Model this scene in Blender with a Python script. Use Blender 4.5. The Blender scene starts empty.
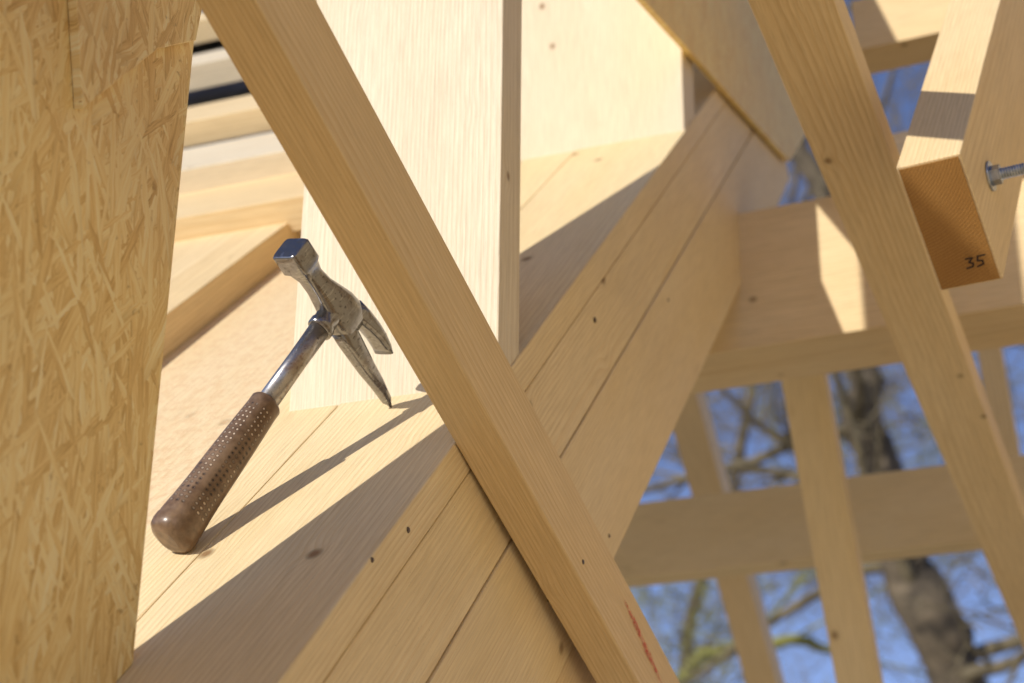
import bpy, bmesh, math, random
from mathutils import Vector, Matrix, noise
random.seed(7)
C = bpy.context.scene.collection
# ---------------------------------------------------------------- camera frame
F = 1707.0
Zc = Vector((.01, .919, -.395)).normalized()
X0 = Vector((1, .17, .42)); X0 = (X0 - Zc*X0.dot(Zc)).normalized()
Y0 = Zc.cross(X0)
ra = math.radians(3.2)
Xc = X0*math.cos(ra) + Y0*math.sin(ra); Yc = Zc.cross(Xc)
R = Matrix((Xc, Yc, Zc))
CAM = Vector((0, 0, 5.0))
def wp(px, py, D): return CAM + R @ Vector(((px-512)/F*D, (341.5-py)/F*D, -D))
def hit(px, py, p0, n):
    d = wp(px, py, 1.0) - CAM
    return CAM + d*((p0-CAM).dot(n)/d.dot(n))
X = Vector((1,0,0)); Y = Vector((0,1,0)); Z = Vector((0,0,1))
XO = R @ X0; YO = R @ Y0
TH = math.radians(43)
U = Vector((0, math.cos(TH), math.sin(TH)))      # up the roof slope
N = Vector((0, -math.sin(TH), math.cos(TH)))     # normal of the roof slope
def down(deg, x=0.):
    a = math.radians(deg); return Vector((x, math.cos(a), -math.sin(a))).normalized(), Vector((0, math.sin(a), math.cos(a)))
P = wp(500, 382, 1.9)
W = 0.30

# ---------------------------------------------------------------- node helpers
def new_mat(name):
    m = bpy.data.materials.new(name); m.use_nodes = True
    nt = m.node_tree; b = nt.nodes['Principled BSDF']
    return m, nt, b
class G:
    def __init__(s, nt): s.nt = nt
    def put(s, sock, v):
        if isinstance(v, bpy.types.NodeSocket): s.nt.links.new(v, sock)
        elif v is not None: sock.default_value = v
    def math(s, op, a, b=None, c=None, clamp=False):
        n = s.nt.nodes.new('ShaderNodeMath'); n.operation = op; n.use_clamp = clamp
        s.put(n.inputs[0], a); s.put(n.inputs[1], b); s.put(n.inputs[2], c); return n.outputs[0]
    def vec(s, op, a, b=None, out=0):
        n = s.nt.nodes.new('ShaderNodeVectorMath'); n.operation = op
        s.put(n.inputs[0], a)
        if op == 'SCALE': s.put(n.inputs[3], b)
        else: s.put(n.inputs[1], b)
        return n.outputs[out]
    def noise(s, v, scale=1, detail=2, rough=.5, out=0):
        n = s.nt.nodes.new('ShaderNodeTexNoise'); s.put(n.inputs['Vector'], v)
        n.inputs['Scale'].default_value = scale; n.inputs['Detail'].default_value = detail; n.inputs['Roughness'].default_value = rough
        return n.outputs[out]
    def vor(s, v, scale=1, feature='F1', dims='3D', rnd=1):
        n = s.nt.nodes.new('ShaderNodeTexVoronoi'); n.feature = feature; n.voronoi_dimensions = dims
        s.put(n.inputs['Vector'], v); n.inputs['Scale'].default_value = scale; n.inputs['Randomness'].default_value = rnd
        return n
    def ramp(s, f, stops, interp='LINEAR'):
        n = s.nt.nodes.new('ShaderNodeValToRGB'); s.put(n.inputs[0], f); cr = n.color_ramp; cr.interpolation = interp
        while len(cr.elements) > 1: cr.elements.remove(cr.elements[-1])
        cr.elements[0].position = stops[0][0]; cr.elements[0].color = (*stops[0][1], 1) if not isinstance(stops[0][1], (int, float)) else (stops[0][1],)*3+(1,)
        for p, c in stops[1:]:
            e = cr.elements.new(p); e.color = (*c, 1) if not isinstance(c, (int, float)) else (c, c, c, 1)
        return n.outputs[0]
    def mix(s, f, a, b, mode='MIX'):
        n = s.nt.nodes.new('ShaderNodeMix'); n.data_type = 'RGBA'; n.blend_type = mode
        s.put(n.inputs[0], f)
        for k, v in ((6, a), (7, b)):
            if isinstance(v, tuple) and len(v) == 3: v = (*v, 1)
            s.put(n.inputs[k], v)
        return n.outputs[2]
    def tc(s, o='Object'): return s.nt.nodes.new('ShaderNodeTexCoord').outputs[o]
    def sep(s, v): n = s.nt.nodes.new('ShaderNodeSeparateXYZ'); s.put(n.inputs[0], v); return n.outputs
    def comb(s, x, y, z):
        n = s.nt.nodes.new('ShaderNodeCombineXYZ'); s.put(n.inputs[0], x); s.put(n.inputs[1], y); s.put(n.inputs[2], z); return n.outputs[0]
    def bump(s, h, strength, dist, b):
        n = s.nt.nodes.new('ShaderNodeBump'); n.inputs['Strength'].default_value = strength; n.inputs['Distance'].default_value = dist
        s.put(n.inputs['Height'], h); s.nt.links.new(n.outputs[0], b.inputs['Normal'])

def wood(name, light, mid, dark, ring=.0055, knots=1.0, rough=.62, dust=0.0, ringmix=.75, kscale=8.5, fibre=.42, ksize=.8):
    m, nt, b = new_mat(name); g = G(nt)
    oi = nt.nodes.new('ShaderNodeObjectInfo').outputs['Random']
    wn = nt.nodes.new('ShaderNodeTexWhiteNoise'); wn.noise_dimensions = '1D'; nt.links.new(oi, wn.inputs['W'])
    off = g.vec('MULTIPLY', g.vec('SUBTRACT', wn.outputs['Color'], (.5, .5, .5)), (14., .28, .34))
    p = g.vec('ADD', g.tc(), off)
    kd = g.vor(g.vec('MULTIPLY', p, (.75, 1, 1)), kscale)
    d = g.math('DIVIDE', kd.outputs['Distance'], kscale*ksize)
    ke = g.math('POWER', 2.718, g.math('MULTIPLY', g.math('POWER', g.math('DIVIDE', d, .024), 2.), -1.))
    low = g.math('MULTIPLY', g.math('SUBTRACT', g.noise(g.vec('MULTIPLY', p, (.9, 5, 5)), 1, 1), .5), .032)
    wob = g.math('MULTIPLY', g.math('SUBTRACT', g.noise(g.vec('MULTIPLY', p, (6, 40, 40)), 1, 2), .5), .0024)
    s = g.sep(p)
    r = g.vec('LENGTH', g.comb(0., s[1], s[2]), out=1)
    r = g.math('ADD', g.math('ADD', r, low), g.math('ADD', wob, g.math('MULTIPLY', ke, .012*knots*ksize)))
    fr = g.math('FRACT', g.math('DIVIDE', r, ring))
    rc = g.ramp(fr, [(0, 0.0), (.35, .12), (.78, .75), (.93, 1.0), (1, 0.0)])
    rng_amt = g.math('MULTIPLY', rc, g.ramp(g.noise(g.vec('MULTIPLY', p, (2, 22, 22)), 1, 2), [(.3, .3), (.7, ringmix)]))
    big = g.ramp(g.noise(g.vec('MULTIPLY', p, (2.2, 9, 9)), 1, 3), [(.3, 0.), (.72, 1.)])
    base = g.mix(big, light, mid)
    col = g.mix(rng_amt, base, dark)
    fib = g.noise(g.vec('MULTIPLY', p, (16, 480, 480)), 1, 4, .7)
    col = g.mix(g.ramp(fib, [(.40, .0), (.72, fibre)]), col, tuple(c*.62 for c in dark))
    km = g.ramp(d, [(.0, 1.), (.0065, 1.), (.0090, 0.)])
    km = g.math('MULTIPLY', km, min(1, knots))
    kc = g.ramp(g.math('ADD', d, g.math('MULTIPLY', g.noise(p, 300, 2), .004)), [(0, (.16, .075, .03)), (.006, (.34, .19, .08)), (.0085, (.20, .10, .04)), (.011, (.08, .04, .02))])
    halo = g.ramp(d, [(.008, .35), (.020, 0.)])
    col = g.mix(g.math('MULTIPLY', halo, knots, clamp=True), col, tuple(c*.8 for c in dark))
    col = g.mix(km, col, kc)
    stain = g.ramp(g.noise(g.vec('MULTIPLY', g.tc(), (3, 8, 8)), 1, 4, .65), [(.5, 0.), (.78, .30)])
    col = g.mix(stain, col, tuple(c*.72 for c in mid))
    if dust:
        dn = g.ramp(g.noise(g.tc(), 55, 5, .7), [(.47, 0.), (.6, dust)])
        col = g.mix(dn, col, (.70, .48, .27))
        dn2 = g.ramp(g.noise(g.tc(), 260, 3, .7), [(.55, 0.), (.7, dust)])
        col = g.mix(dn2, col, (.90, .75, .52))
    dirt = g.ramp(g.noise(g.tc(), 420, 2, .7), [(.69, 0.), (.75, .55)])
    col = g.mix(dirt, col, (.20, .12, .06))
    nt.links.new(col, b.inputs['Base Color']); b.inputs['Roughness'].default_value = rough
    b.inputs['Specular IOR Level'].default_value = .3
    g.bump(g.math('ADD', g.math('MULTIPLY', fib, .9), g.math('MULTIPLY', rc, -.25)), .5, .0016, b)
    return m

def osb(name, stops, scale=1.0, edgec=(.52, .32, .09)):
    m, nt, b = new_mat(name); g = G(nt)
    s0 = g.tc(); s = g.sep(g.vec('ADD', s0, g.vec('SCALE', g.noise(s0, 40, 3, .5, out=1), .006)))
    best_h = None; col = None; edge = None
    for i, (ang, L, w) in enumerate(((82, .12, .012), (98, .10, .009), (68, .11, .011), (110, .09, .010), (88, .08, .005), (48, .06, .007), (135, .06, .008))):
        a = math.radians(ang); ca, sa = math.cos(a), math.sin(a); L *= scale; w *= scale
        uu = g.math('ADD', g.math('MULTIPLY', s[0], ca/L), g.math('MULTIPLY', s[1], sa/L))
        vv = g.math('ADD', g.math('MULTIPLY', s[0], -sa/w), g.math('MULTIPLY', s[1], ca/w))
        v = g.comb(g.math('ADD', uu, 3.7*i), g.math('ADD', vv, 11.3*i), float(i)*5)
        vo = g.vor(v, 1., 'F1', '2D', rnd=.9); vr = g.sep(vo.outputs['Color'])
        dd = vo.outputs['Distance']
        streak = g.noise(g.comb(g.math('MULTIPLY', uu, 2.), g.math('MULTIPLY', vv, 7.), vr[1]), 1, 3, .6)
        val = g.math('ADD', g.math('MULTIPLY', vr[1], .55), g.math('MULTIPLY', g.math('SUBTRACT', streak, .36), 1.4))
        h = g.math('SUBTRACT', vr[0], g.math('MULTIPLY', dd, .2))
        if best_h is None: best_h, col, edge = h, val, dd
        else:
            k = g.math('GREATER_THAN', h, best_h); inv = g.math('SUBTRACT', 1., k)
            col = g.math('ADD', g.math('MULTIPLY', val, k), g.math('MULTIPLY', col, inv))
            edge = g.math('ADD', g.math('MULTIPLY', dd, k), g.math('MULTIPLY', edge, inv))
            best_h = g.math('MAXIMUM', h, best_h)
    c = g.ramp(col, stops)
    c = g.mix(g.ramp(edge, [(.45, 0.), (.8, .35)]), c, edgec)
    sp = g.ramp(g.noise(s0, 60, 3, .7), [(.64, 0.), (.70, .5)])
    c = g.mix(sp, c, (.33, .17, .04))
    nt.links.new(c, b.inputs['Base Color']); b.inputs['Roughness'].default_value = .5
    g.bump(g.math('ADD', best_h, g.math('MULTIPLY', col, .4)), .5, .0012, b)
    return m

def metal(name, base, rough, speck, speckcol, amt=.6, metallic=.95, white=.5):
    m, nt, b = new_mat(name); g = G(nt); t = g.tc()
    n1 = g.ramp(g.noise(t, 90, 4, .65), [(.53, 0.), (.68, amt)])
    c = g.mix(n1, base, speckcol)
    n2 = g.ramp(g.noise(t, speck, 3, .6), [(.60, 0.), (.68, white)])
    c = g.mix(n2, c, (.62, .55, .48))
    n3 = g.ramp(g.noise(t, speck*.6, 2, .6), [(.60, 0.), (.68, .6)])
    c = g.mix(n3, c, (.04, .025, .02))
    sc_ = g.ramp(g.noise(g.vec('MULTIPLY', t, (900, 120, 60)), 1, 2), [(.6, 0.), (.7, .5)])
    c = g.mix(sc_, c, (.6, .6, .6))
    nt.links.new(c, b.inputs['Base Color'])
    nt.links.new(g.math('SUBTRACT', metallic, g.math('MULTIPLY', g.math('ADD', n1, g.math('ADD', n2, n3)), .25), clamp=True), b.inputs['Metallic'])
    nt.links.new(g.math('ADD', rough, g.math('MULTIPLY', g.noise(t, 160, 3), .2)), b.inputs['Roughness'])
    g.bump(g.noise(t, 300, 3), .2, .0005, b)
    return m

def plain(name, c1, c2, sc, rough=.8, bump=.3, dist=.01, metallic=0):
    m, nt, b = new_mat(name); g = G(nt); t = g.tc()
    f = g.noise(t, sc, 5, .6)
    nt.links.new(g.ramp(f, [(.3, c1), (.7, c2)]), b.inputs['Base Color'])
    b.inputs['Roughness'].default_value = rough; b.inputs['Metallic'].default_value = metallic
    g.bump(f, bump, dist, b); return m

M = {}
M['pale'] = wood('pale_spruce', (.84, .74, .56), (.80, .68, .49), (.69, .56, .37), ring=.0055, knots=1., ringmix=.75, kscale=14, fibre=.48, ksize=.55)
M['rafter'] = wood('spruce_rafter', (.90, .74, .47), (.87, .69, .39), (.76, .54, .26), ring=.006, knots=.9, ksize=.8)
M['honey'] = wood('honey_pine', (.86, .66, .38), (.82, .61, .32), (.69, .46, .20), ring=.0045, knots=.7, ringmix=.7)
M['frame'] = wood('frame_timber', (.87, .69, .42), (.83, .63, .35), (.69, .48, .23), ring=.006, knots=.8, kscale=10, ksize=.6)
M['endgrain_shade'] = wood('orange_end_shade', (.50, .27, .08), (.42, .21, .055), (.26, .12, .03), ring=.004, knots=.4)  # orange end wood, its colour darkened to stand in for shade
M['dusty'] = wood('dusty_board', (.86, .70, .46), (.82, .64, .38), (.74, .54, .30), ring=.008, knots=.6, dust=.7)
M['osb'] = osb('osb_strands', [(0, (.46, .27, .075)), (.15, (.70, .46, .16)), (.4, (.86, .63, .26)), (.7, (.94, .77, .39)), (1, (.97, .88, .58))], 1.)
M['osb2'] = osb('osb_strands_fine', [(0, (.72, .44, .11)), (.3, (.90, .62, .19)), (.7, (.96, .74, .27)), (1, (.97, .82, .38))], .8)
M['steel'] = metal('worn_steel', (.27, .265, .27), .12, 420, (.12, .08, .06), .4, white=.12)
M['shaft'] = metal('speckled_steel', (.42, .40, .39), .22, 520, (.22, .13, .09), .7, white=.5)
M['zinc'] = plain('zinc_plated', (.30, .33, .38), (.58, .62, .68), 90, .35, .2, .001, .9)
M['nail'] = plain('dark_nail', (.05, .035, .03), (.16, .11, .08), 200, .5, .1, .001, .4)
M['ink'] = plain('marker_ink', (.02, .012, .01), (.04, .025, .02), 300, .7)
M['bark'] = plain('bark', (.03, .024, .018), (.22, .17, .11), 6, .9, .8, .03)
M['lichen'] = plain('lichen_bark', (.17, .17, .045), (.36, .35, .11), 12, .9, .8, .02)
M['twig'] = plain('twig_bark', (.10, .08, .045), (.27, .22, .13), 5, .9)
M['membrane'] = plain('backing_membrane', (.07, .08, .10), (.17, .19, .22), 14, .6, .5, .02)
M['earth'] = plain('sandy_earth', (.42, .34, .22), (.54, .45, .31), 1.2, .95, .6, .05)
m_, nt_, b_ = new_mat('red_chalk'); g_ = G(nt_)
b_.inputs['Base Color'].default_value = (.70, .10, .06, 1); b_.inputs['Roughness'].default_value = .9
nt_.links.new(g_.math('MULTIPLY', g_.ramp(g_.noise(g_.tc(), 150, 4, .7), [(.36, .05), (.58, .8)]), g_.ramp(g_.noise(g_.tc(), 35, 2), [(.35, .5), (.55, 1.)])), b_.inputs['Alpha'])
M['red'] = m_

def grip_mat():
    m, nt, b = new_mat('brown_grip'); g = G(nt)
    uv = g.sep(g.tc('UV'))
    uu = g.math('MULTIPLY', uv[0], 20.); vv = g.math('DIVIDE', uv[1], .0062)
    a = g.math('SUBTRACT', g.math('FRACT', uu), .5); c = g.math('SUBTRACT', g.math('FRACT', vv), .5)
    d = g.vec('LENGTH', g.comb(g.math('MULTIPLY', a, .9), c, 0.), out=1)
    dot = g.ramp(d, [(.15, 1.), (.22, 0.)])
    rim = g.ramp(d, [(.20, 0.), (.27, 1.), (.38, 0.)])
    lim = g.math('MULTIPLY', g.math('GREATER_THAN', uv[1], .030), g.math('LESS_THAN', uv[1], .172))
    gap = g.math('GREATER_THAN', g.math('FRACT', g.math('MULTIPLY', uv[0], 5.)), .25)
    lim = g.math('MULTIPLY', lim, gap)
    dot = g.math('MULTIPLY', dot, lim)
    n = g.noise(g.tc(), 160, 4, .6)
    base = g.ramp(n, [(.3, (.105, .062, .036)), (.7, (.19, .12, .072))])
    wear = g.ramp(g.noise(g.tc(), 35, 4, .6), [(.45, 0.), (.78, .65)])
    base = g.mix(wear, base, (.32, .22, .14))
    base = g.mix(g.math('MULTIPLY', g.math('MULTIPLY', rim, lim), .6), base, (.045, .025, .016))
    dotc = g.mix(g.ramp(g.noise(g.tc(), 45, 2), [(.42, 0.), (.60, 1.)]), (.03, .018, .012), (.56, .45, .33))
    col = g.mix(dot, base, dotc)
    nt.links.new(col, b.inputs['Base Color']); b.inputs['Roughness'].default_value = .3
    g.bump(g.math('ADD', g.math('MULTIPLY', dot, -2.), g.math('MULTIPLY', n, .4)), .5, .0008, b)
    return m
M['grip'] = grip_mat()

# ---------------------------------------------------------------- object helpers
PM = {}
def tag(o, label=None, cat=None, group=None, kind=None):
    if label: o['label'] = label
    if cat: o['category'] = cat
    if group: o['group'] = group
    if kind: o['kind'] = kind
    return o
def link(name, me, mat, mw, parent=None):
    o = bpy.data.objects.new(name, me); C.objects.link(o)
    if mat: me.materials.append(mat)
    if parent is not None:
        o.parent = parent; o.matrix_basis = PM[parent.name].inverted() @ mw
    else: o.matrix_basis = mw
    PM[o.name] = mw.copy()
    return o
def empty(name, loc):
    o = bpy.data.objects.new(name, None); C.objects.link(o); o.location = loc; o.empty_display_size = .05
    PM[o.name] = Matrix.Translation(loc); return o
def frame(o, ex, ey):
    ex = ex.normalized(); ey = (ey - ex*ey.dot(ex)).normalized(); ez = ex.cross(ey)
    m = Matrix((ex, ey, ez)).transposed().to_4x4(); m.translation = o; return m, ez
def member(name, o, d, s, t, a, b, w, h, mat, parent=None, bev=.0018):
    mw, ez = frame(o, d, s)
    if t.dot(ez) < 0: h = (-h[1], -h[0])
    bm = bmesh.new()
    n = max(2, int((b-a)/.25))
    vs = []
    for i in range(n+1):
        x = a + (b-a)*i/n
        vs.append([bm.verts.new((x, yy, zz)) for yy, zz in ((w[0], h[0]), (w[1], h[0]), (w[1], h[1]), (w[0], h[1]))])
    for i in range(n):
        for k in range(4):
            bm.faces.new((vs[i][k], vs[i][(k+1) % 4], vs[i+1][(k+1) % 4], vs[i+1][k]))
    bm.faces.new(vs[0][::-1]); bm.faces.new(vs[-1])
    bmesh.ops.recalc_face_normals(bm, faces=bm.faces)
    ed = [e for e in bm.edges if len(e.link_faces) == 2 and e.link_faces[0].normal.dot(e.link_faces[1].normal) < .5]
    bmesh.ops.bevel(bm, geom=ed, offset=bev, segments=2, affect='EDGES', profile=.5)
    me = bpy.data.meshes.new(name); bm.to_mesh(me); bm.free()
    return link(name, me, mat, mw, parent)
def plate(name, pts, x0, th, mat, parent=None):
    c = Vector((x0, pts[0][0], pts[0][1])); mw, ez = frame(c, Y, Z)
    bm = bmesh.new()
    lo = [bm.verts.new((y-c.y, z-c.z, -th)) for y, z in pts]; hi = [bm.verts.new((y-c.y, z-c.z, 0)) for y, z in pts]
    bm.faces.new(hi); bm.faces.new(lo[::-1])
    for i in range(len(pts)):
        j = (i+1) % len(pts); bm.faces.new((lo[i], lo[j], hi[j], hi[i]))
    bmesh.ops.recalc_face_normals(bm, faces=bm.faces)
    bmesh.ops.bevel(bm, geom=list(bm.edges), offset=.0008, segments=1, affect='EDGES')
    me = bpy.data.meshes.new(name); bm.to_mesh(me); bm.free()
    return link(name, me, mat, mw, parent)
def loft(bm, secs, axis='x', n=24, uvl=None, v0=0):
    rings = []
    for (p, c1, c2, r1, r2, e) in secs:
        ring = []
        for k in range(n):
            a = 2*math.pi*k/n; ca, sa = math.cos(a), math.sin(a)
            q1 = c1 + r1*math.copysign(abs(ca)**(2/e), ca); q2 = c2 + r2*math.copysign(abs(sa)**(2/e), sa)
            ring.append(bm.verts.new((p, q1, q2) if axis == 'x' else (q1, q2, p)))
        rings.append(ring)
    for i in range(len(rings)-1):
        for k in range(n):
            f = bm.faces.new((rings[i][k], rings[i][(k+1) % n], rings[i+1][(k+1) % n], rings[i+1][k])); f.smooth = True
            if uvl:
                for l, (kk, ii) in zip(f.loops, ((k, i), (k+1, i), (k+1, i+1), (k, i+1))):
                    l[uvl].uv = (kk/n, secs[ii][0]-v0)
    bm.faces.new(rings[0][::-1]); bm.faces.new(rings[-1])
def finish(name, bm, mat, mw, parent=None, smooth=False):
    bmesh.ops.recalc_face_normals(bm, faces=bm.faces)
    if smooth:
        for f in bm.faces: f.smooth = True
    me = bpy.data.meshes.new(name); bm.to_mesh(me); bm.free()
    return link(name, me, mat, mw, parent)
def disc(name, o, nrm, r, th, mat, parent, n=14, dome=True):
    mw, ez = frame(o, nrm, Z if abs(nrm.z) < .9 else X)
    bm = bmesh.new()
    secs = [(-th, 0, 0, r, r, 2), (th*.3, 0, 0, r, r, 2)] + ([(th, 0, 0, r*.7, r*.7, 2)] if dome else [(th, 0, 0, r, r, 2)])
    loft(bm, secs, 'x', n)
    return finish(name, bm, mat, mw, parent)

# ---------------------------------------------------------------- main rafter
raf = empty('rafter', P + U*-1.6)
tag(raf, 'thick rafter built of stacked boards that the hammer lies on, rising from bottom left', 'rafter')
RE = 2.06
member('board', P, U, -X, -N, -1.6, RE, (0, .1985), (0, .0405), M['rafter'], raf)
member('board', P, U, -X, -N, -1.6, RE, (.2005, W), (0.0008, .0405), M['rafter'], raf)
member('board', P, U, -X, -N, -1.6, RE, (0.001, W), (.0425, .153), M['rafter'], raf, bev=.0022)
member('board', P, U, -X, -N, -1.6, RE-.01, (0.0, W), (.1555, .345), M['rafter'], raf, bev=.0022)
member('board', P, U, -X, -N, -1.6, .11, (0.002, W), (.3475, .43), M['frame'], raf, bev=.0022)
xf = P.x
pl = Vector((xf, 0, 0))
for px, py, r in ((408, 530, .0032), (372, 560, .0026), (595, 320, .004), (609, 536, .0028), (548, 600, .0024), (668, 300, .0026)):
    disc('nail', hit(px, py, pl, X) + X*.0, X, r, .0012, M['nail'], raf)
o2 = P - X*(W+.004)
tag(member('board', o2, U, -X, -N, -1.2, 1.6, (0, .31), (.018, .07), M['dusty']), 'dusty board strewn with sawdust behind the hammer handle', 'board')
o3 = P - X*(W+.316)
tag(member('batten', o3, U, -X, N, -1.0, .95, (0, .34), (-.05, .035), M['frame']), 'sunlit timber sloping up behind the hammer head, above the dusty board', 'timber')
def post(du, w, th, label, inset=.0025):
    b0 = P + U*du; b0 = Vector((xf-inset, b0.y, b0.z-.003))
    return tag(member('post', b0, Z, -X, Y, 0, 1.5, (0, w), (0, th), M['pale']), label, 'post', )
p1 = post(0, .262, .065, 'wide pale post right behind the diagonal brace')
p2 = post(1.15, W+.035, .075, 'pale knotty post behind the wide one, standing under the upper OSB board')
p3 = post(1.70, W-.02, .075, 'shaded post just beside the lower edge of the upper OSB board')

# left background roof: planks lying on the slope
g = 'planks across the roof at the back left'
for (px, py, D, wu, hn, x0, x1, mat, lab) in (
    (240, 207, 2.85, .24, .058, -.6, .30, 'frame', 'lowest cross plank behind the hammer head'),
    (235, 160, 3.05, .22, .05, -.7, .35, 'pale', 'second cross plank up behind the brace at upper left'),
    (235, 112, 3.3, .20, .05, -.7, .35, 'frame', 'third cross plank up, just under the grey gap at upper left'),
    (225, 58, 3.7, .20, .055, -.8, .4, 'pale', 'fourth cross plank up, just above the grey gap at upper left'),
    (225, 14, 4.05, .2, .055, -.8, .4, 'frame', 'highest cross plank between OSB wall and diagonal brace')):
    tag(member('plank', wp(px, py, D), X, U, -N, x0, x1, (0, wu), (0, hn), M[mat]), lab, 'plank', g)
mem = bmesh.new()  # sheet added behind the planks so their gaps look dark, not sky
A = wp(150, 330, 3.25); Bv = wp(150, -60, 4.85); ey = (Bv-A); ey = (ey - X*ey.x)
mem_l = ey.length
xr = wp(540, 60, 3.9).x - A.x
nx_ = 20
for i in range(nx_+1):
    for j in range(41):
        mem.verts.new((-.9+i*(xr+.9)/nx_, -.3+j*(mem_l+1.3)/40, .035*noise.noise((i*.9, j*.8, 0))))
mem.verts.ensure_lookup_table()
for i in range(nx_):
    for j in range(40):
        a = i*41+j; mem.faces.new((mem.verts[a], mem.verts[a+41], mem.verts[a+42], mem.verts[a+1]))
mw, _ = frame(A, X, ey)
tag(finish('backing_membrane', mem, M['membrane'], mw, smooth=True), 'grey membrane sheet added to darken the gaps between planks at upper left', 'membrane')

# OSB wall on the left
e0 = hit(133, 665, P, N); xo = e0.x; ye = e0.y
def sz(y): return P.z + (y-P.y)*math.tan(TH)
tag(plate('wall_sheathing', [(.35, sz(.35)+.001), (ye, sz(ye)+.001), (ye, 6.6), (.35, 6.6)], xo, .022, M['osb']), 'large OSB wall panel filling the left edge', 'OSB panel')
def yz(px, py, x): h = hit(px, py, Vector((x, 0, 0)), X); return (h.y, h.z)
tag(plate('sheathing_strip', [yz(85, 108, xo+.012), yz(160, 48, xo+.012), yz(198, 40, xo+.012), yz(217, -60, xo+.012), yz(75, -60, xo+.012)], xo+.010, .0095, M['osb']), 'OSB strip overlapping the top of the large wall panel', 'OSB panel')
xu = xf + .018
tag(plate('gable_sheathing', [yz(400, -270, xu), yz(790, 161, xu), yz(808, 132, xu), yz(752, -30, xu), yz(700, -270, xu)], xu, .012, M['osb2']), 'OSB board with slanted edge at the top, in front of the rafter end', 'OSB panel')  # upper corners widened out of view to shade the heavy beam

# diagonal brace in the foreground
dl = Vector((.04, .92, -.39)).normalized(); el = Vector((0, .39, .92)).normalized()
bo = hit(478, 482, Vector((xf+.004, 0, 0)), X)
br = empty('diagonal_brace', bo)
tag(br, 'long sharp-edged diagonal brace crossing in front of the wide post beside the hammer', 'brace')
member('batten', bo, dl, X, el, -1.6, 1.0, (0, .050), (0, .094), M['honey'], br)
nx = dl.cross(el).normalized(); nx = nx if nx.x > 0 else -nx
disc('nail', hit(583, 562, bo + nx*.050, nx), nx, .003, .001, M['nail'], br)
q0 = hit(624, 600, bo + nx*.0503, nx); q1 = hit(666, 694, bo + nx*.0503, nx)
mwr, ezr = frame(q0, q1-q0, el); bm = bmesh.new(); sg = 1 if ezr.dot(nx) > 0 else -1
Lr = (q1-q0).length; rr_ = random.Random(4); up_ = []; lo_ = []
for i in range(15):
    t_ = i/14; wv = .006*math.sin(math.pi*min(1, t_*1.1+.02))+.001
    up_.append(bm.verts.new((Lr*t_, wv*rr_.uniform(.6, 1.), sg*.0008))); lo_.append(bm.verts.new((Lr*t_, -wv*rr_.uniform(.6, 1.), sg*.0008)))
for i in range(14): bm.faces.new((lo_[i], lo_[i+1], up_[i+1], up_[i]))
finish('red_marking', bm, M['red'], mwr, br)

# right: frame timbers
dr, er = down(9, .035)
tag(member('slanting_timber', wp(845, 30, 2.1), dr, -X, er, -1.0, 2.6, (0, .098), (0, .054), M['frame']), 'steep slanting timber crossing from top to right edge, behind the marked timber end', 'timber')
T5 = math.radians(55)
ux = Vector((.12, math.cos(T5), math.sin(T5))).normalized(); dn0 = Vector((0, math.sin(T5), -math.cos(T5)))
sx = (-X + dn0*.13); sx = (sx - ux*sx.dot(ux)).normalized()
dn = ux.cross(sx); dn = dn if dn.dot(dn0) > 0 else -dn
ct = wp(960, 153, 2.0)
te = empty('marked_timber', ct)
tag(te, 'timber with sawn end numbered 35 and a bolt through it, upper right', 'timber')
member('beam', ct, ux, sx, dn, .0, 1.5, (0, .078), (0, .178), M['frame'], te)
member('sawn_end', ct - ux*.0006, ux, sx, dn, -.0012, .0, (0.003, .075), (0.003, .175), M['endgrain_shade'], te, bev=.0003)
bc = ct + ux*.095 + dn*.085
mb, _ = frame(bc, -sx, ux)
bolt = empty('bolt', bc); bolt.parent = te; bolt.matrix_basis = PM[te.name].inverted() @ Matrix.Translation(bc)
bm = bmesh.new(); loft(bm, [(0, 0, 0, .019, .019, 2), (.003, 0, 0, .019, .019, 2)], 'x', 20)
finish('washer', bm, M['zinc'], mb, bolt)
bm = bmesh.new(); loft(bm, [(.003, 0, 0, .0125, .0125, 2), (.014, 0, 0, .0125, .0125, 2)], 'x', 6)
for f in bm.faces: f.smooth = False
finish('nut', bm, M['zinc'], mb, bolt)
bm = bmesh.new(); loft(bm, [(.014+.0017*i, 0, 0, .0078-(.0016 if i % 2 else 0), .0078-(.0016 if i % 2 else 0), 2) for i in range(19)], 'x', 16)
for f in bm.faces: f.smooth = False
finish('threaded_rod', bm, M['zinc'], mb, bolt)
def strokes(name, polys, o, ex, ey, nrm, wdt, mat, parent):
    mw, ez = frame(o, ex, ey); bm = bmesh.new(); sg = 1 if ez.dot(nrm) > 0 else -1
    for pl_ in polys:
        for (a, b_) in zip(pl_, pl_[1:]):
            a = Vector(a); b_ = Vector(b_); t = (b_-a).normalized(); n_ = Vector((-t.y, t.x))*wdt; a2 = a-t*wdt*.6; b2 = b_+t*wdt*.6
            vs = [bm.verts.new((*(p_), sg*.0006)) for p_ in (a2+n_, a2-n_, b2-n_, b2+n_)]
            bm.faces.new(vs)
    return finish(name, bm, mat, mw, parent)
three = [(0, .95), (.62, .98), (.25, .55), (.6, .42), (.5, .1), (-.05, .0)]
five = [(1.75, 1.1), (1.08, 1.05), (1.0, .6), (1.42, .56), (1.45, .2), (.9, .02)]
sc = .0138
def tl_(q): x, y = q; return ((x + .1*y)*sc, (y - .05*x)*sc)
strokes('handwritten_number', [[tl_(q) for q in three], [tl_(q) for q in five]], ct + sx*.036 + dn*.152 - ux*.0024, -sx, -dn, -ux, .0010, M['ink'], te)
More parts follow.
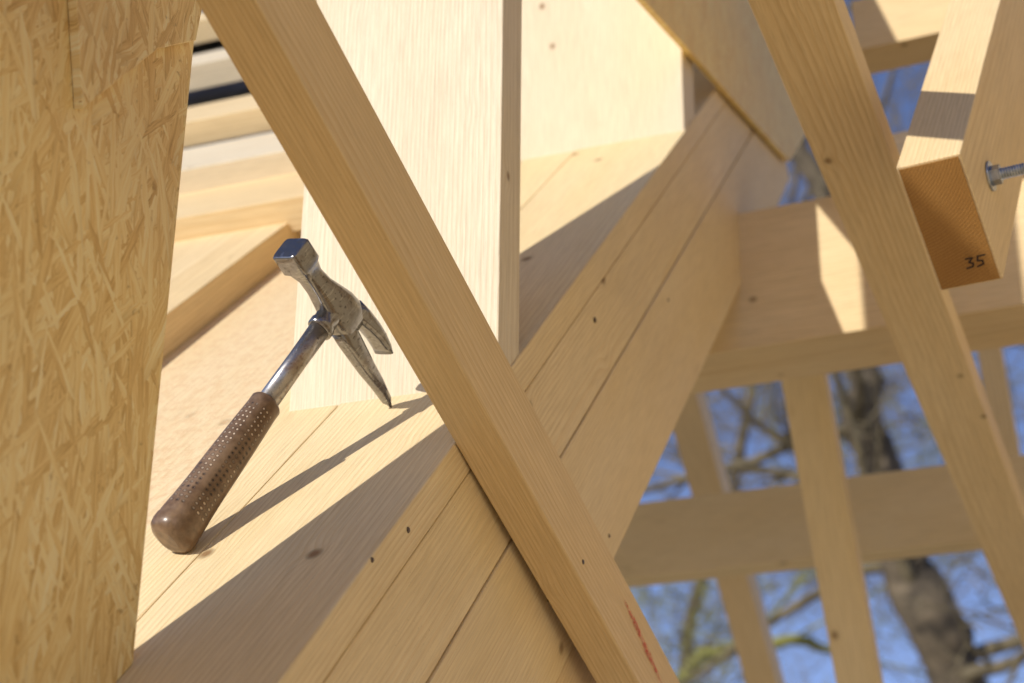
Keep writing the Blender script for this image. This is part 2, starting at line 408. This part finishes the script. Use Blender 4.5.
def hor(px, py, D, dy, dz, a, b, mat, lab, cat='beam'):
    return tag(member('beam', wp(px, py, D), XO, YO, Z, a, b, (0, dy), (0, dz), M[mat]), lab, cat)
hor(800, 340, 3.1, .18, .28, -.50, 1.5, 'frame', 'heavy horizontal beam meeting the rafter at centre right')
hor(800, 560, 3.9, .08, .184, -1.3, 1.1, 'rafter', 'lower horizontal rail in front of the blue sky and tree')
hor(905, 40, 3.4, .1, .12, -.1, .9, 'frame', 'short crosspiece at the very top right')
hor(1000, 152, 3.0, .1, .08, -.3, .7, 'pale', 'pale crosspiece seen behind the bolted timber')
d1, e1 = down(60, .02)
tag(member('stud', wp(836, 440, 3.5), d1, -X, e1, -.25, 1.2, (0, .09), (0, .05), M['rafter']), 'leaning stud crossing in front of the lower horizontal rail', 'stud')
d2, e2 = down(43, .03)
tag(member('stud', wp(706, 430, 4.6), d2, -X, e2, -.3, 1.9, (0, .09), (0, .085), M['frame']), 'leaning stud passing behind the lower horizontal rail, nearest the rafter', 'stud')
tag(member('stud', wp(1010, 400, 4.4), d1, -X, e1, -.5, 1.2, (0, .06), (0, .05), M['frame']), 'short stud seen at the right edge behind the slanting timber', 'stud')

# ---------------------------------------------------------------- hammer
H = wp(335, 308, 1.83)
b1 = wp(174, 532, 1.6); b2 = wp(174, 532, 1.75)
h1 = (b1-P).dot(N); h2 = (b2-P).dot(N); B = b1.lerp(b2, (h1-.0222)/(h1-h2))
T = hit(391, 407, P, N)
hz = (H-B).normalized(); hx = T-H; hx = (hx-hz*hx.dot(hz)).normalized()
hy = hz.cross(hx)
HM = Matrix((hx, hy, hz)).transposed().to_4x4(); HM.translation = H
tl = (T-H).dot(hx); tz = (T-H).dot(hz); L = (H-B).length
ham = empty('hammer', B); tag(ham, 'worn roofing hammer with brown perforated grip lying on the sunlit rafter', 'hammer')
bm = bmesh.new()
loft(bm, [(-.0945, 0, -.010, .0145, .0145, 7), (-.0925, 0, -.010, .0162, .0162, 7), (-.069, 0, -.009, .0162, .0162, 7), (-.065, 0, -.008, .0142, .0142, 4), (-.052, 0, -.006, .0115, .0125, 3),
          (-.034, 0, -.003, .0115, .0142, 3), (-.018, 0, 0, .0128, .0185, 3), (.0, 0, .003, .0135, .0235, 3.2), (.018, 0, .005, .0126, .0258, 3.2), (.030, 0, .007, .0112, .0240, 3.2), (.038, 0, .008, .008, .0195, 3)], 'x', 40)
finish('head', bm, M['steel'], HM, ham)
bm = bmesh.new()
loft(bm, [(.022, 0, -.005, .0102, .0148, 3), (.040, 0, -.006, .0098, .0138, 3.), (.060, 0, -.006, .0092, .0122, 3), (.085, 0, -.0060, .0078, .0104, 3), (.110, 0, -.0045, .0063, .0083, 3),
          (.135, 0, -.002+tz*.6, .0047, .0058, 3), (tl-.006, 0, tz, .0029, .0031, 2.5), (tl, 0, tz, .0012, .0012, 2)], 'x', 20)
finish('pick', bm, M['steel'], HM, ham)
bm = bmesh.new()
loft(bm, [(.018, 0, .019, .011, .0135, 3), (.036, 0, .0250, .0115, .0112, 3), (.054, 0, .0285, .0125, .0090, 3), (.070, 0, .0300, .013, .0068, 3), (.084, 0, .0290, .0132, .0045, 3), (.093, 0, .0270, .013, .0022, 3)], 'x', 20)
finish('claw', bm, M['steel'], HM, ham)
bm = bmesh.new()
loft(bm, [(-.036, 0, 0, .0135, .0115, 2), (-.034, 0, 0, .0155, .0132, 2), (-.027, 0, 0, .0155, .0132, 2), (-.025, 0, 0, .0138, .012, 2), (-.012, 0, 0, .0148, .0125, 2), (.0, 0, 0, .016, .013, 2.3)], 'z', 28)
finish('collar', bm, M['steel'], HM, ham)
bm = bmesh.new()
loft(bm, [(-.150, 0, 0, .0122, .0104, 2), (-.080, 0, 0, .0118, .0100, 2), (-.03, 0, 0, .0125, .0105, 2)], 'z', 28)
finish('shaft', bm, M['shaft'], HM, ham)
bm = bmesh.new(); uvl = bm.loops.layers.uv.new('UVMap')
z0 = -L-.012
gs = [(0, .013, .011), (.002, .0195, .0165), (.006, .0235, .0200), (.012, .0248, .0212), (.019, .0246, .0208), (.0215, .0236, .0198), (.0235, .0240, .0203), (.030, .0236, .0200), (.045, .0224, .0188), (.07, .0212, .0178), (.10, .0204, .0170), (.13, .0193, .0160), (.155, .0182, .0152), (.175, .0172, .0143), (.185, .0172, .0145), (.1875, .0158, .0132), (.189, .0128, .0108)]
loft(bm, [(z0+a, 0, 0, r1, r2, 2.4) for a, r1, r2 in gs], 'z', 40, uvl, z0)
finish('grip', bm, M['grip'], HM, ham)

# ---------------------------------------------------------------- trees
def tube(bm, pts, rad, n=6):
    rings = []
    for i, p in enumerate(pts):
        t = (pts[min(i+1, len(pts)-1)] - pts[max(i-1, 0)]).normalized()
        a = t.cross(Vector((.3, .2, .93))).normalized(); b_ = t.cross(a)
        rings.append([bm.verts.new(p + (a*math.cos(2*math.pi*k/n) + b_*math.sin(2*math.pi*k/n))*rad[i]) for k in range(n)])
    for i in range(len(rings)-1):
        for k in range(n):
            f = bm.faces.new((rings[i][k], rings[i][(k+1) % n], rings[i+1][(k+1) % n], rings[i+1][k])); f.smooth = True
def branch(bm, p, d, length, r, depth, rng):
    n = 6; pts = [p.copy()]; rad = [r]
    for i in range(n):
        d = (d + Vector((rng.gauss(0, .16), rng.gauss(0, .16), rng.gauss(.03, .14)))).normalized()
        p = p + d*length/n; pts.append(p.copy()); rad.append(r*(1-.75*(i+1)/n))
        if depth > 0 and i > 0:
            for _ in range(2):
                if rng.random() < .58:
                    q = Vector((rng.gauss(0, 1), rng.gauss(0, 1), rng.gauss(.2, .8))).normalized()
                    branch(bm, p, (d*.55+q*.8).normalized(), length*rng.uniform(.38, .62), max(rad[-1]*.5, .0055), depth-1, rng)
    tube(bm, pts, rad, 6 if depth > 1 else 4)
def tree(pts, r0, seed, mat, lab, nb=9, blen=3.2):
    rng = random.Random(seed)
    base = Vector((pts[0].x, pts[0].y, 0)) + Vector((.2, .1, 0))
    t = empty('tree', base); tag(t, lab, 'tree', 'bare trees beyond the timber frame')
    bm = bmesh.new(); allp = [base, base.lerp(pts[0], .6)] + pts
    sp = []
    for i in range(len(allp)-1):
        for k in range(5):
            q = allp[i].lerp(allp[i+1], k/5); sp.append(q + Vector((rng.gauss(0, .035), rng.gauss(0, .03), 0)))
    sp.append(allp[-1])
    rr = [r0*(1.15-.95*i/(len(sp)-1))*rng.uniform(.88, 1.12) for i in range(len(sp))]
    tube(bm, sp, rr, 12)
    base_m = Matrix.Identity(4)
    finish('trunk', bm, M['bark'] if mat != M['lichen'] else mat, base_m, t)
    bm = bmesh.new()
    for k in range(nb):
        i = rng.randint(9, len(sp)-1)
        d = Vector((rng.gauss(0, 1), rng.gauss(0, .7), rng.gauss(.25, .5))).normalized()
        branch(bm, sp[i], d, blen*rng.uniform(.6, 1.2), rr[i]*.30, 3, rng)
    finish('crown', bm, mat, base_m, t)
tree([wp(965, 700, 13), wp(925, 600, 13), wp(895, 500, 13), wp(865, 410, 13), wp(850, 300, 13.3), wp(800, 150, 13.6), wp(780, -60, 14)], .26, 3, M['twig'], 'dark leaning tree trunk at lower right behind the rail', nb=17)
tree([wp(660, 760, 19), wp(700, 600, 19), wp(740, 450, 19), wp(790, 200, 19.5), wp(820, 0, 20)], .11, 11, M['twig'], 'thin bare tree in the sky gap below the heavy beam', nb=17, blen=3.6)
tree([wp(600, 900, 16), wp(640, 740, 16), wp(700, 655, 16), wp(790, 640, 16), wp(860, 655, 16.2)], .15, 21, M['lichen'], 'lichen covered crooked tree at the bottom behind the studs', nb=12, blen=2.4)
tree([wp(1050, 700, 22), wp(1010, 540, 22), wp(1000, 400, 22), wp(960, 100, 23)], .12, 31, M['twig'], 'farther bare tree at the right edge', nb=15, blen=4)

# ---------------------------------------------------------------- site around the camera
bm = bmesh.new(); s = 400
bm.faces.new([bm.verts.new(v) for v in ((-s, -s, 0), (s, -s, 0), (s, s, 0), (-s, s, 0))])
tag(finish('ground', bm, M['earth'], Matrix.Identity(4)), 'sandy building site ground', 'ground', kind='structure')
dk = member('bounce_floor', Vector((-5, -5, 3.6)), X, Y, -Z, 0, 7.2, (0, 6.6), (0, .06), M['rafter']); tag(dk, 'unseen wooden deck added below to bounce light upward', 'bounce_floor', kind='structure')  # deck out of view, added to bounce light up at the timbers
bounce_wall = member('wall', Vector((1.4, -.6, 3.65)), Y, Z, X, 0, 5.5, (0, 3.6), (0, .12), M['rafter']); tag(bounce_wall, 'unseen pale boarded wall added to bounce light onto the timbers', 'wall', kind='structure')  # out of view, added as a warm reflector for the right-hand faces

# ---------------------------------------------------------------- light
Ld = Vector((.43, 1, -.44)).normalized(); S = -Ld
elev = math.asin(S.z); rot = math.atan2(S.x, S.y)
w = bpy.data.worlds.new('World'); bpy.context.scene.world = w; w.use_nodes = True
nt = w.node_tree; bg = nt.nodes['Background']; sky = nt.nodes.new('ShaderNodeTexSky'); sky.sky_type = 'NISHITA'
sky.sun_disc = False; sky.sun_elevation = elev; sky.sun_rotation = rot; sky.altitude = 2500
sky.dust_density = 0; sky.ozone_density = 4.5; sky.air_density = .9
gw = G(nt)
nt.links.new(gw.mix(1., sky.outputs[0], (1.32, .97, .92), 'MULTIPLY'), bg.inputs[0]); bg.inputs[1].default_value = .15
sl = bpy.data.lights.new('sun', 'SUN'); sl.energy = 3.9; sl.angle = math.radians(.6); sl.color = (1, .95, .86)
so = bpy.data.objects.new('sun', sl); C.objects.link(so); so.rotation_euler = Ld.to_track_quat('-Z', 'Y').to_euler(); so.location = (0, 0, 12)

cd = bpy.data.cameras.new('camera'); cam = bpy.data.objects.new('camera', cd); C.objects.link(cam)
cm = R.to_4x4(); cm.translation = CAM; cam.matrix_world = cm
cd.lens = 60.0; cd.sensor_width = 36; cd.clip_start = .02; cd.clip_end = 2000
cd.dof.use_dof = True; cd.dof.focus_distance = 1.74; cd.dof.aperture_fstop = 4.8
bpy.context.scene.camera = cam
vs = bpy.context.scene.view_settings; vs.view_transform = 'Standard'; vs.look = 'None'; vs.exposure = 0
